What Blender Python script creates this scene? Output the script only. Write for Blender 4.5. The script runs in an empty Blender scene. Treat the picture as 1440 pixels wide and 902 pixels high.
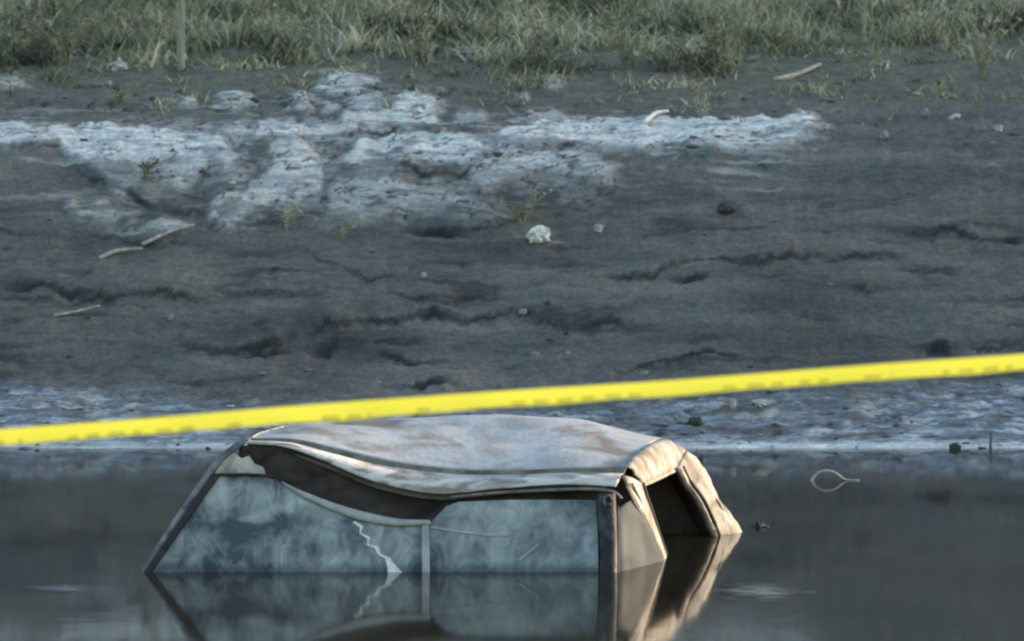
import bpy, math, random
import numpy as np
from mathutils import Vector

random.seed(7)
RNG = np.random.default_rng(11)
SC = bpy.context.scene
COL = SC.collection

# ------------------------------------------------------------------ camera, sky, sun, exposure
F, HC, DC, YH = 7000.0, 3.07, 25.0, -55.0     # focal length in photo pixels, camera height, distance to the car, horizon row
cam_d = bpy.data.cameras.new('camera')
cam = bpy.data.objects.new('camera', cam_d)
COL.objects.link(cam)
cam.location = (0, -DC, HC)
cam.rotation_euler = (math.radians(90), 0, 0)
cam_d.sensor_width = 36.0
cam_d.lens = F / 1440 * 36.0
cam_d.shift_y = -(451 - YH) / 1440
cam_d.clip_start = 0.2
cam_d.clip_end = 4000
cam_d.dof.use_dof = True
cam_d.dof.focus_distance = 25.6
cam_d.dof.aperture_fstop = 6.0
SC.camera = cam

SUN_EL, SUN_AZ = 7.0, 18.0                     # elevation; degrees from +x towards +y (behind the bank, right)
world = bpy.data.worlds.new('World')
SC.world = world
world.use_nodes = True
wn = world.node_tree
bg = wn.nodes['Background']
sky = wn.nodes.new('ShaderNodeTexSky')
sky.sky_type = 'NISHITA'
sky.sun_disc = False
sky.sun_elevation = math.radians(SUN_EL)
sky.sun_rotation = math.radians(90 - SUN_AZ)
sky.air_density = 1.0
sky.dust_density = 1.1
sky.ozone_density = 1.0
wn.links.new(sky.outputs[0], bg.inputs['Color'])
bg.inputs['Strength'].default_value = 0.15

sun_d = bpy.data.lights.new('sun', 'SUN')
sun = bpy.data.objects.new('sun', sun_d)
COL.objects.link(sun)
sun_d.energy = 2.0
sun_d.angle = math.radians(0.5)
sun_d.color = (1.0, 0.80, 0.60)
sdir = Vector((math.cos(math.radians(SUN_EL)) * math.cos(math.radians(SUN_AZ)),
               math.cos(math.radians(SUN_EL)) * math.sin(math.radians(SUN_AZ)),
               math.sin(math.radians(SUN_EL))))
sun.rotation_euler = sdir.to_track_quat('Z', 'Y').to_euler()
sun.location = (30, 10, 20)

SC.view_settings.view_transform = 'Standard'
SC.view_settings.look = 'None'
SC.view_settings.gamma = 1.0
SC.view_settings.use_curve_mapping = False
SC.view_settings.exposure = 2.0
SC.render.engine = 'CYCLES'
SC.cycles.use_denoising = True
SC.cycles.max_bounces = 8
SC.cycles.transparent_max_bounces = 12
SC.render.filter_size = 2.3
SC.cycles.filter_width = 2.3


# ------------------------------------------------------------------ helpers
def link(ob, parent=None):
    COL.objects.link(ob)
    if parent is not None:
        ob.parent = parent
    return ob


def mesh_obj(name, verts, faces, mat, parent=None, smooth=True):
    me = bpy.data.meshes.new(name)
    me.from_pydata([tuple(map(float, v)) for v in verts], [], [tuple(int(i) for i in f) for f in faces])
    if smooth:
        me.polygons.foreach_set('use_smooth', [True] * len(me.polygons))
    me.materials.append(mat)
    me.update()
    return link(bpy.data.objects.new(name, me), parent)


def empty(name, loc, label, cat, group=None):
    o = bpy.data.objects.new(name, None)
    o.empty_display_size = 0.1
    COL.objects.link(o)
    o.location = loc
    tag(o, label, cat, group)
    return o


def tag(o, label=None, cat=None, group=None, kind=None):
    if label: o['label'] = label
    if cat: o['category'] = cat
    if group: o['group'] = group
    if kind: o['kind'] = kind
    return o


def W(px, py, Y):
    """real point at depth Y that the photo shows at (px, py)"""
    d = DC + Y
    return np.array(((px - 720) * d / F, Y, HC - (py - YH) * d / F))


KS = 0.44                                       # lean of the car's near side


def S(px, py, off=0.0):
    """point on the car's leaning near side"""
    q = py - YH
    z = (HC * F - DC * q) / (F + KS * q)
    return W(px, py, KS * z - off)


def catmull(pts, n):
    p = np.array(pts, float)
    m = len(p)
    t = np.linspace(0, m - 1, n)
    i = np.clip(t.astype(int), 0, m - 2)
    f = (t - i)[:, None]
    p0 = p[np.clip(i - 1, 0, m - 1)]; p1 = p[i]; p2 = p[i + 1]; p3 = p[np.clip(i + 2, 0, m - 1)]
    return 0.5 * (2 * p1 + (p2 - p0) * f + (2 * p0 - 5 * p1 + 4 * p2 - p3) * f ** 2 + (3 * p1 - p0 - 3 * p2 + p3) * f ** 3)


def grid_obj(name, rows, mat, parent=None, thick=0.0, smooth=True):
    rows = [np.array(r) for r in rows]
    n = len(rows[0]); m = len(rows)
    v = np.concatenate(rows)
    f = [(j * n + i, j * n + i + 1, (j + 1) * n + i + 1, (j + 1) * n + i) for j in range(m - 1) for i in range(n - 1)]
    o = mesh_obj(name, v, f, mat, parent, smooth)
    if thick:
        md = o.modifiers.new('thickness', 'SOLIDIFY')
        md.thickness = thick
        md.offset = 0
    return o


def strip(name, a, b, mat, parent=None, n=24, m=4, thick=0.012, bulge=0.0):
    A = catmull(a, n); B = catmull(b, n)
    rows = []
    for k in range(m + 1):
        t = k / m
        r = A * (1 - t) + B * t
        r = r + np.array((0.3, -1, 0.5)) * bulge * math.sin(math.pi * t)
        rows.append(r)
    return grid_obj(name, rows, mat, parent, thick)


def tube_data(pts, rad, seg=7):
    p = np.array(pts, float)
    n = len(p)
    rad = np.atleast_1d(np.array(rad, float))
    r = np.interp(np.linspace(0, 1, n), np.linspace(0, 1, len(rad)), rad) if len(rad) > 1 else np.full(n, rad[0])
    t = np.gradient(p, axis=0)
    t /= np.linalg.norm(t, axis=1)[:, None] + 1e-9
    ref = np.array((0.13, 0.31, 0.94))
    if abs(np.dot(t[0], ref)) > 0.9: ref = np.array((0.9, 0.2, 0.1))
    v = []; f = []
    for i in range(n):
        a = np.cross(t[i], ref); a /= np.linalg.norm(a); b = np.cross(t[i], a)
        for k in range(seg):
            th = 2 * math.pi * k / seg
            v.append(p[i] + r[i] * (math.cos(th) * a + math.sin(th) * b))
    for i in range(n - 1):
        for k in range(seg):
            f.append((i * seg + k, i * seg + (k + 1) % seg, (i + 1) * seg + (k + 1) % seg, (i + 1) * seg + k))
    f.append(tuple(range(seg))[::-1]); f.append(tuple((n - 1) * seg + k for k in range(seg)))
    return v, f


def tube(name, pts, rad, mat, parent=None, seg=7, n=None):
    if n: pts = catmull(pts, n)
    v, f = tube_data(pts, rad, seg)
    return mesh_obj(name, v, f, mat, parent)


def prism(name, poly, thick, mat, parent=None, nrm=(0, -1, 0.42)):
    """flat polygon given real thickness along its normal"""
    q = np.array(poly); n = len(q)
    nn = np.array(nrm, float); nn /= np.linalg.norm(nn)
    v = np.concatenate([q, q - nn * thick])
    f = [tuple(range(n)), tuple(range(2 * n - 1, n - 1, -1))] + [(i, i + n, (i + 1) % n + n, (i + 1) % n) for i in range(n)]
    return mesh_obj(name, v, f, mat, parent, smooth=False)


# numpy noise
_perm = np.random.default_rng(3).permutation(512)
_ang = np.random.default_rng(4).random(512) * 2 * np.pi


def perlin(x, y, s=0):
    x = np.asarray(x, float) + 37.7 * s; y = np.asarray(y, float) + 91.3 * s
    xi = np.floor(x).astype(int); yi = np.floor(y).astype(int)
    xf = x - xi; yf = y - yi
    u = xf ** 3 * (xf * (xf * 6 - 15) + 10); w = yf ** 3 * (yf * (yf * 6 - 15) + 10)

    def g(ix, iy, dx, dy):
        h = _ang[_perm[(_perm[ix & 511] + iy) & 511]]
        return np.cos(h) * dx + np.sin(h) * dy
    a = g(xi, yi, xf, yf); b = g(xi + 1, yi, xf - 1, yf)
    c = g(xi, yi + 1, xf, yf - 1); d = g(xi + 1, yi + 1, xf - 1, yf - 1)
    return 1.5 * ((a * (1 - u) + b * u) * (1 - w) + (c * (1 - u) + d * u) * w)


def fbm(x, y, o=4, s=0):
    r = 0; a = 1.0; t = 0
    for k in range(o):
        r = r + a * perlin(x * 2 ** k, y * 2 ** k, s + k * 3); t += a; a *= 0.5
    return r / t


def sm(a, b, x):
    t = np.clip((x - a) / (b - a), 0, 1)
    return t * t * (3 - 2 * t)


# ------------------------------------------------------------------ materials
def new_mat(name):
    m = bpy.data.materials.new(name)
    m.use_nodes = True
    return m, m.node_tree, m.node_tree.nodes['Principled BSDF']


def node(nt, t, **kw):
    n = nt.nodes.new(t)
    for k, v in kw.items():
        if hasattr(n, k): setattr(n, k, v)
        else: n.inputs[k.replace('_', ' ')].default_value = v
    return n


def mottled(name, c1, c2, scale=8.0, rough=0.7, bump=0.15, c3=None, stretch=(1, 1, 1), detail=6, lo=0.35, hi=0.65, dist=0.6, bscale=None, spec=0.3):
    m, nt, b = new_mat(name)
    tc = node(nt, 'ShaderNodeTexCoord')
    mp = node(nt, 'ShaderNodeMapping'); mp.inputs['Scale'].default_value = stretch
    nt.links.new(tc.outputs['Object'], mp.inputs['Vector'])
    no = node(nt, 'ShaderNodeTexNoise', Scale=scale, Detail=detail, Distortion=dist)
    nt.links.new(mp.outputs[0], no.inputs['Vector'])
    cr = node(nt, 'ShaderNodeValToRGB')
    cr.color_ramp.elements[0].position = lo; cr.color_ramp.elements[0].color = (*c1, 1)
    cr.color_ramp.elements[1].position = hi; cr.color_ramp.elements[1].color = (*c2, 1)
    if c3:
        e = cr.color_ramp.elements.new(min(hi + 0.12, 0.98)); e.color = (*c3, 1)
    nt.links.new(no.outputs[0], cr.inputs[0])
    nt.links.new(cr.outputs[0], b.inputs['Base Color'])
    b.inputs['Roughness'].default_value = rough
    b.inputs['Specular IOR Level'].default_value = spec
    if bump:
        n2 = node(nt, 'ShaderNodeTexNoise', Scale=bscale or scale * 5, Detail=6)
        nt.links.new(mp.outputs[0], n2.inputs['Vector'])
        bp = node(nt, 'ShaderNodeBump', Strength=bump, Distance=0.02)
        nt.links.new(n2.outputs[0], bp.inputs['Height'])
        nt.links.new(bp.outputs[0], b.inputs['Normal'])
    return m


M = {}
M['roof'] = mottled('dusty_white_paint', (.20, .17, .145), (.42, .43, .455), 2.6, .62, .25, c3=(.34, .33, .33), bscale=26, lo=.36, hi=.52, detail=10, dist=.3)
M['paint'] = mottled('muddy_beige_paint', (.19, .16, .13), (.46, .425, .38), 8, .75, .7, bscale=22, detail=9, dist=.4)
M['pale'] = mottled('pale_dusty_trim', (.24, .25, .25), (.38, .38, .37), 9, .55, .08)
M['rail'] = mottled('chalky_rail_paint', (.24, .215, .19), (.58, .555, .53), 9, .75, .4, detail=9, lo=.36, hi=.54, stretch=(.6, 1, 2))
M['edge'] = mottled('worn_grey_edge', (.07, .075, .08), (.20, .20, .195), 14, .6, .1)
M['quarter'] = mottled('dusty_grey_panel', (.09, .095, .097), (.17, .168, .16), 4, .95, .1, spec=.03)
M['groove'] = mottled('grimy_drip_rail', (.10, .095, .088), (.22, .205, .19), 12, .6, .1)
M['rubber'] = mottled('black_rubber', (.012, .013, .015), (.03, .03, .032), 20, .6, .1)
M['post'] = mottled('grimy_dark_post', (.012, .014, .017), (.06, .066, .075), 16, .6, .35, stretch=(1, 1, .45), lo=.42, hi=.68)
M['lining'] = mottled('dark_wet_lining', (.085, .070, .058), (.14, .118, .10), 6, .9, .1, spec=.1)
M['gap_tone'] = mottled('dim_gap_brown', (.026, .022, .020), (.060, .050, .044), 7, .9, .2, spec=.1, stretch=(1, 1, 2))  # tone of the dim cabin behind the door gap
M['seat'] = mottled('dark_seat_cloth', (.02, .02, .02), (.05, .045, .04), 12, .95, .2, spec=.1)
M['lower'] = mottled('wet_lower_paint', (.20, .18, .16), (.36, .34, .32), 5, .5, .05)
M['trash'] = mottled('white_plastic_litter', (.24, .24, .23), (.55, .55, .54), 22, .55, .2)
M['white'] = mottled('white_plastic', (.50, .50, .49), (.78, .78, .77), 22, .5, .2)
M['greyrock'] = mottled('pale_mud_clod', (.16, .18, .19), (.34, .36, .38), 14, .9, .5)
M['darkrock'] = mottled('dark_mud_clod', (.03, .035, .04), (.08, .085, .09), 14, .8, .5)
M['stick'] = mottled('bleached_wood', (.26, .25, .23), (.46, .44, .41), 20, .85, .3, stretch=(1, 1, .3))
M['stake'] = mottled('weathered_stake', (.16, .18, .14), (.30, .31, .25), 18, .9, .3, stretch=(3, 3, .3))
M['drystem'] = mottled('dry_stem', (.15, .15, .11), (.30, .29, .22), 14, .9, .2)


def leaf_mat():
    m, nt, b = new_mat('weed_leaves')
    at = node(nt, 'ShaderNodeAttribute', attribute_name='tone')
    cr = node(nt, 'ShaderNodeValToRGB')
    els = cr.color_ramp.elements
    els[0].position = 0; els[0].color = (.065, .072, .055, 1)
    els[1].position = 1; els[1].color = (.66, .64, .53, 1)
    for p, c in ((.12, (.125, .112, .09)), (.3, (.195, .215, .135)), (.6, (.345, .37, .235)), (.85, (.47, .465, .34))):
        e = els.new(p); e.color = (*c, 1)
    nt.links.new(at.outputs['Fac'], cr.inputs[0])
    nt.links.new(cr.outputs[0], b.inputs['Base Color'])
    b.inputs['Roughness'].default_value = .75
    b.inputs['Specular IOR Level'].default_value = .2
    tr = node(nt, 'ShaderNodeBsdfTranslucent')
    nt.links.new(cr.outputs[0], tr.inputs['Color'])
    mx = node(nt, 'ShaderNodeMixShader'); mx.inputs[0].default_value = .3
    out = nt.nodes['Material Output']
    nt.links.new(b.outputs[0], mx.inputs[1]); nt.links.new(tr.outputs[0], mx.inputs[2]); nt.links.new(mx.outputs[0], out.inputs['Surface'])
    return m


M['leaf'] = leaf_mat()


def ground_mat():
    m, nt, b = new_mat('bank_mud')
    L = nt.links
    tc = node(nt, 'ShaderNodeTexCoord')
    a_p = node(nt, 'ShaderNodeAttribute', attribute_name='pale')
    a_w = node(nt, 'ShaderNodeAttribute', attribute_name='wet_shade')
    a_g = node(nt, 'ShaderNodeAttribute', attribute_name='soil')
    a_s = node(nt, 'ShaderNodeAttribute', attribute_name='shore')
    mp = node(nt, 'ShaderNodeMapping'); mp.inputs['Scale'].default_value = (.55, 2.0, 3.2)
    L.new(tc.outputs['Object'], mp.inputs[0])
    n1 = node(nt, 'ShaderNodeTexNoise', Scale=1.3, Detail=7, Distortion=.5); L.new(mp.outputs[0], n1.inputs['Vector'])
    n2 = node(nt, 'ShaderNodeTexNoise', Scale=9, Detail=9, Distortion=.5, Roughness=.62); L.new(mp.outputs[0], n2.inputs['Vector'])
    n3 = node(nt, 'ShaderNodeTexNoise', Scale=34, Detail=7, Roughness=.65); L.new(tc.outputs['Object'], n3.inputs['Vector'])

    def ramp(src, els):
        cr = node(nt, 'ShaderNodeValToRGB')
        e = cr.color_ramp.elements
        e[0].position = els[0][0]; e[0].color = (*els[0][1], 1)
        e[1].position = els[-1][0]; e[1].color = (*els[-1][1], 1)
        for p, c in els[1:-1]:
            k = e.new(p); k.color = (*c, 1)
        L.new(src, cr.inputs[0]); return cr.outputs[0]

    def mix(f, a, c):
        x = node(nt, 'ShaderNodeMix', data_type='RGBA')
        L.new(f, x.inputs[0]); L.new(a, x.inputs[6]); L.new(c, x.inputs[7]); return x.outputs[2]
    mud = ramp(n1.outputs[0], [(.30, (.064, .064, .062)), (.45, (.112, .111, .107)), (.56, (.138, .132, .123)), (.70, (.205, .184, .164))])
    mud2 = ramp(n2.outputs[0], [(.3, (.072, .073, .073)), (.7, (.195, .190, .182))])
    x = node(nt, 'ShaderNodeMix', data_type='RGBA'); x.inputs[0].default_value = .4
    L.new(mud, x.inputs[6]); L.new(mud2, x.inputs[7]); mudc = x.outputs[2]
    pale = ramp(n2.outputs[0], [(.30, (.30, .305, .30)), (.47, (.58, .585, .57)), (.62, (.78, .78, .76))])
    soil = ramp(n2.outputs[0], [(.3, (.085, .088, .066)), (.7, (.190, .188, .146))])
    shore = ramp(n2.outputs[0], [(.33, (.09, .105, .125)), (.5, (.21, .24, .28)), (.64, (.44, .48, .53))])
    c = mix(a_g.outputs['Fac'], mudc, soil)
    c = mix(a_s.outputs['Fac'], c, shore)
    c = mix(a_p.outputs['Fac'], c, pale)
    dark = node(nt, 'ShaderNodeRGB'); dark.outputs[0].default_value = (.020, .023, .027, 1)
    c = mix(a_w.outputs['Fac'], c, dark.outputs[0])  # dark tone for damp mud and painted crevice shade
    L.new(c, b.inputs['Base Color'])
    a_f = node(nt, 'ShaderNodeAttribute', attribute_name='edge_pale')
    fr = node(nt, 'ShaderNodeRGB'); fr.outputs[0].default_value = (.50, .53, .56, 1)
    c = mix(a_f.outputs['Fac'], c, fr.outputs[0])
    gr = ramp(n3.outputs[0], [(.3, (.62, .62, .63)), (.5, (1, 1, 1)), (.68, (1.35, 1.34, 1.32))])
    gm = node(nt, 'ShaderNodeMix', data_type='RGBA', blend_type='MULTIPLY'); gm.inputs[0].default_value = .8
    L.new(c, gm.inputs[6]); L.new(gr, gm.inputs[7]); c = gm.outputs[2]
    L.new(c, b.inputs['Base Color'])
    b.inputs['Roughness'].default_value = .8
    b.inputs['Specular IOR Level'].default_value = .12
    bp = node(nt, 'ShaderNodeBump', Strength=.8, Distance=.03); L.new(n2.outputs[0], bp.inputs['Height'])
    bp2 = node(nt, 'ShaderNodeBump', Strength=.35, Distance=.008); L.new(n3.outputs[0], bp2.inputs['Height']); L.new(bp.outputs[0], bp2.inputs['Normal'])
    L.new(bp2.outputs[0], b.inputs['Normal'])
    return m


def water_mat():
    m, nt, b = new_mat('murky_water')
    L = nt.links
    tc = node(nt, 'ShaderNodeTexCoord')
    mp = node(nt, 'ShaderNodeMapping'); mp.inputs['Scale'].default_value = (1.0, .45, 1)
    L.new(tc.outputs['Object'], mp.inputs[0])
    n1 = node(nt, 'ShaderNodeTexNoise', Scale=2.2, Detail=3, Distortion=.5); L.new(mp.outputs[0], n1.inputs['Vector'])
    bp = node(nt, 'ShaderNodeBump', Strength=.07, Distance=.02); L.new(n1.outputs[0], bp.inputs['Height'])
    L.new(bp.outputs[0], b.inputs['Normal'])
    n2 = node(nt, 'ShaderNodeTexNoise', Scale=.7, Detail=4, Distortion=1.0); L.new(mp.outputs[0], n2.inputs['Vector'])
    cr = node(nt, 'ShaderNodeValToRGB')
    cr.color_ramp.elements[0].position = .35; cr.color_ramp.elements[0].color = (.018, .016, .012, 1)
    cr.color_ramp.elements[1].position = .7; cr.color_ramp.elements[1].color = (.036, .032, .024, 1)
    L.new(n2.outputs[0], cr.inputs[0]); L.new(cr.outputs[0], b.inputs['Base Color'])
    rr = node(nt, 'ShaderNodeMapRange'); rr.inputs['To Min'].default_value = .03; rr.inputs['To Max'].default_value = .09
    L.new(n2.outputs[0], rr.inputs[0]); L.new(rr.outputs[0], b.inputs['Roughness'])
    b.inputs['IOR'].default_value = 1.6
    return m


def glass_mat(name, pane_lo, pane_hi, alo, ahi, seed, reflection_blobs=()):
    """silty pane with sky and tree reflections painted in; clear parts show the cabin"""
    m, nt, b = new_mat(name)
    L = nt.links
    tc = node(nt, 'ShaderNodeTexCoord')
    mp = node(nt, 'ShaderNodeMapping'); mp.inputs['Scale'].default_value = (1.5, 1, 1.0); mp.inputs['Location'].default_value = (seed, 0, seed * .7)
    L.new(tc.outputs['Object'], mp.inputs[0])
    m2 = node(nt, 'ShaderNodeMapping'); m2.inputs['Scale'].default_value = (1.9, 1, 1.5); m2.inputs['Rotation'].default_value = (0, math.radians(-28), 0); m2.inputs['Location'].default_value = (seed * 2, 0, 0)
    L.new(tc.outputs['Object'], m2.inputs[0])
    n1 = node(nt, 'ShaderNodeTexNoise', Scale=4.4, Detail=9, Distortion=.8, Roughness=.66); L.new(m2.outputs[0], n1.inputs['Vector'])
    n2 = node(nt, 'ShaderNodeTexNoise', Scale=2.3, Detail=4, Distortion=.5); L.new(mp.outputs[0], n2.inputs['Vector'])
    cr = node(nt, 'ShaderNodeValToRGB')
    cr.color_ramp.elements[0].position = .40; cr.color_ramp.elements[0].color = (*pane_lo, 1)
    cr.color_ramp.elements[1].position = .66; cr.color_ramp.elements[1].color = (*pane_hi, 1)
    ad = node(nt, 'ShaderNodeMath', operation='ADD'); 
    ml = node(nt, 'ShaderNodeMath', operation='MULTIPLY'); ml.inputs[1].default_value = .5
    L.new(n1.outputs[0], ad.inputs[0]); L.new(n2.outputs[0], ad.inputs[1]); L.new(ad.outputs[0], ml.inputs[0])
    acc = ml.outputs[0]
    for px, py, rx, ry, amt in reflection_blobs:                      # light and dark patches painted in for sky and tree reflections
        c = S(px, py) + np.array((.35, -.9, 0)) * 0
        vs = node(nt, 'ShaderNodeVectorMath', operation='SUBTRACT'); L.new(tc.outputs['Object'], vs.inputs[0]); vs.inputs[1].default_value = tuple(c)
        vm = node(nt, 'ShaderNodeVectorMath', operation='MULTIPLY'); L.new(vs.outputs[0], vm.inputs[0]); vm.inputs[1].default_value = (280 / rx, 0, 280 / ry)
        vl = node(nt, 'ShaderNodeVectorMath', operation='LENGTH'); L.new(vm.outputs[0], vl.inputs[0])
        mrb = node(nt, 'ShaderNodeMapRange', interpolation_type='SMOOTHSTEP'); L.new(vl.outputs['Value'], mrb.inputs[0])
        mrb.inputs['From Min'].default_value = 1.3; mrb.inputs['From Max'].default_value = .2; mrb.inputs['To Max'].default_value = amt * .6
        aa = node(nt, 'ShaderNodeMath', operation='ADD'); L.new(acc, aa.inputs[0]); L.new(mrb.outputs[0], aa.inputs[1]); acc = aa.outputs[0]
    L.new(acc, cr.inputs[0]); L.new(cr.outputs[0], b.inputs['Base Color'])
    # wet stain just above the waterline
    sz = node(nt, 'ShaderNodeSeparateXYZ'); L.new(tc.outputs['Object'], sz.inputs[0])
    ws = node(nt, 'ShaderNodeMapRange'); ws.inputs['From Min'].default_value = .015; ws.inputs['From Max'].default_value = .055
    ws.inputs['To Min'].default_value = .45; ws.inputs['To Max'].default_value = 1
    wa = node(nt, 'ShaderNodeMath', operation='MULTIPLY_ADD'); wa.inputs[1].default_value = .06; L.new(n1.outputs[0], wa.inputs[0]); L.new(sz.outputs[2], wa.inputs[2])
    sb = node(nt, 'ShaderNodeMath', operation='SUBTRACT'); sb.inputs[1].default_value = .03; L.new(wa.outputs[0], sb.inputs[0])
    L.new(sb.outputs[0], ws.inputs[0])
    mw = node(nt, 'ShaderNodeMix', data_type='RGBA', blend_type='MULTIPLY'); mw.inputs[0].default_value = 1
    L.new(cr.outputs[0], mw.inputs[6]); L.new(ws.outputs[0], mw.inputs[7]); L.new(mw.outputs[2], b.inputs['Base Color'])
    mr = node(nt, 'ShaderNodeMapRange'); mr.inputs['From Min'].default_value = .35; mr.inputs['From Max'].default_value = .62
    mr.inputs['To Min'].default_value = alo; mr.inputs['To Max'].default_value = ahi
    L.new(ml.outputs[0], mr.inputs[0]); L.new(mr.outputs[0], b.inputs['Alpha'])
    b.inputs['Roughness'].default_value = .18
    b.inputs['Specular IOR Level'].default_value = .6
    return m


def tape_mat():
    m, nt, b = new_mat('yellow_barrier_tape')
    L = nt.links
    uv = node(nt, 'ShaderNodeUVMap', uv_map='UVMap')
    sx = node(nt, 'ShaderNodeSeparateXYZ'); L.new(uv.outputs[0], sx.inputs[0])
    no = node(nt, 'ShaderNodeTexNoise', Scale=30, Detail=3); no.noise_dimensions = '2D'; L.new(uv.outputs[0], no.inputs['Vector'])

    def math_(op, a, c):
        x = node(nt, 'ShaderNodeMath', operation=op)
        for i, v in ((0, a), (1, c)):
            if isinstance(v, (int, float)): x.inputs[i].default_value = v
            else: L.new(v, x.inputs[i])
        return x.outputs[0]
    # tops of printed letters peeping over the folded lower edge
    fr = math_('FRACT', math_('MULTIPLY', sx.outputs[0], 17.5), 0)
    no1 = node(nt, 'ShaderNodeTexNoise', Scale=9, Detail=1); no1.noise_dimensions = '1D'; L.new(sx.outputs[0], no1.inputs['W'])
    in_u = math_('MULTIPLY', math_('GREATER_THAN', fr, math_('MULTIPLY', no1.outputs[0], .45)), math_('LESS_THAN', fr, math_('ADD', .45, math_('MULTIPLY', no1.outputs[0], .75))))
    w = math_('FRACT', math_('MULTIPLY', sx.outputs[0], 1.9), 0)
    word = math_('MULTIPLY', math_('LESS_THAN', w, .80), math_('GREATER_THAN', no1.outputs[0], .42))
    top = math_('ADD', .10, math_('MULTIPLY', no.outputs[0], .22))
    top = math_('ADD', top, math_('MULTIPLY', sx.outputs[0], .035))
    in_v = math_('LESS_THAN', sx.outputs[1], top)
    bot = math_('GREATER_THAN', sx.outputs[1], math_('MULTIPLY', sx.outputs[0], .04))
    mk = math_('MULTIPLY', math_('MULTIPLY', in_u, word), math_('MULTIPLY', in_v, bot))
    mk = math_('MULTIPLY', mk, .5)
    mx = node(nt, 'ShaderNodeMix', data_type='RGBA')
    mx.inputs[6].default_value = (1.0, .93, .10, 1); mx.inputs[7].default_value = (.10, .085, .02, 1)
    L.new(mk, mx.inputs[0])
    L.new(mx.outputs[2], b.inputs['Base Color'])
    b.inputs['Roughness'].default_value = .35
    tr = node(nt, 'ShaderNodeBsdfTranslucent'); L.new(mx.outputs[2], tr.inputs['Color'])
    ms = node(nt, 'ShaderNodeMixShader'); ms.inputs[0].default_value = .55
    L.new(b.outputs[0], ms.inputs[1]); L.new(tr.outputs[0], ms.inputs[2])
    L.new(ms.outputs[0], nt.nodes['Material Output'].inputs['Surface'])
    return m


M['ground'] = ground_mat()
M['water'] = water_mat()
M['glass'] = glass_mat('silt_reflection_glass', (.048, .066, .070), (.44, .49, .48), .85, .98, 1.0,
                       [(365, 748, 55, 16, -.11), (310, 785, 30, 14, -.11), (460, 772, 70, 24, -.07), (405, 733, 45, 12, -.07), (272, 760, 34, 20, .09), (330, 690, 70, 20, .11), (445, 712, 60, 16, .07), (397, 770, 9, 26, .07), (425, 768, 7, 26, .06), (346, 730, 14, 5, .12)])
M['glass2'] = glass_mat('silt_reflection_rear_glass', (.055, .075, .080), (.37, .415, .415), .85, .98, 4.3,
                        [(700, 714, 120, 14, .07), (745, 765, 90, 22, -.06), (640, 775, 40, 24, -.05), (815, 760, 24, 40, .05)])
M['mudglass'] = mottled('mud_coated_glass', (.03, .026, .022), (.07, .06, .055), 5, .6, .1)
M['tape'] = tape_mat()

# ------------------------------------------------------------------ terrain: one sheet, far bank dense, near bank, unseen ridge shaped to shade the bank, out to the horizon
PD = np.array([-3000, -40, 0, 12, 18, 19.5, 22, 27, 30.2, 31.3, 32.0, 33, 34, 35, 36, 37.5, 39.5, 42, 44.5, 56, 60, 85, 4000.])
PH = np.array([1.6, 1.6, 1.4, .75, .15, -.1, -.9, -1.1, -.30, 0, .12, .45, .95, 1.40, 1.80, 2.10, 2.35, 2.6, 2.85, 10.3, 10.3, 3.2, 3.0])


def base_h(d):
    k = 0.12
    return (np.interp(d, PD, PH) + np.interp(d - k, PD, PH) + np.interp(d + k, PD, PH) + np.interp(d - 2 * k, PD, PH) + np.interp(d + 2 * k, PD, PH)) / 5


_dd = np.linspace(30.5, 44.4, 800)
_yy = YH + (HC - base_h(_dd)) / _dd * F


def bank_xd(px, py):
    d = np.interp(-np.asarray(py, float), -_yy, _dd)
    return (np.asarray(px, float) - 720) * d / F, d


xs = np.concatenate([-np.geomspace(1500, 5.2, 46), np.linspace(-5.1, 5.1, 700), np.geomspace(5.2, 1500, 46)])
ds = np.concatenate([[-1500, -300, -80], np.linspace(-20, 29.5, 50), np.linspace(30, 31, 12)[:-1], np.linspace(31, 43.5, 500),
                     np.linspace(43.8, 90, 80), np.geomspace(95, 3000, 24)])
X, D = np.meshgrid(xs, ds)
FX = np.abs(X)
near = sm(9, 5.2, FX) * sm(30.2, 31.2, D) * sm(46, 43, D)     # where fine detail is built
PX = 720 + X * F / np.maximum(D, 5)                            # layout coordinates on the undisturbed slope
PY = YH + (HC - base_h(D)) / np.maximum(D, 5) * F
H = base_h(D)
# broad undulation
H = H + near * (.05 * fbm(X * .55, D * .8, 3, 1) * sm(31.4, 33, D))
H = H + (1 - near) * sm(31.5, 36, D) * .12 * fbm(X * .2, D * .2, 3, 2) * sm(400, 60, D)
WY = PY + 26 * fbm(X * .8, D * .6, 3, 5)                        # wavy bedding
WX = PX + 30 * fbm(X * 1.4, D * 1.8, 3, 6)

# terraces in the mud: thin bedding ledges
lay = WY / 34.0 + .5 * fbm(X * .45, D * .8, 2, 9)
saw = lay - np.floor(lay)
ledge_amp = np.clip(.5 + 1.3 * fbm(X * .7, D * 1.1, 2, 12), 0, 1) * sm(640, 560, PY) * sm(90, 220, PY)
H = H + near *   .050 * ledge_amp * (sm(0, .12, saw) - saw)
wet_shade = near * .45 * ledge_amp * sm(.10, 0.0, np.abs(saw - .03))  # shadow under each ledge painted in with the damp
lay2 = (PY + 12 * fbm(X * 1.5, D * 1.2, 3, 7)) / 15.0 + .6 * fbm(X * 1.2, D * 1.5, 2, 10)
saw2 = lay2 - np.floor(lay2)
la2 = np.clip(.2 + 2.2 * fbm(X * 1.1, D * 1.6, 3, 13), 0, 1) * sm(640, 560, PY) * sm(110, 220, PY)
H = H + near * .026 * la2 * (sm(0, .16, saw2) - saw2)
wet_shade = np.maximum(wet_shade, near * .55 * la2 * sm(.16, 0.0, np.abs(saw2 - .05)))
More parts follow.
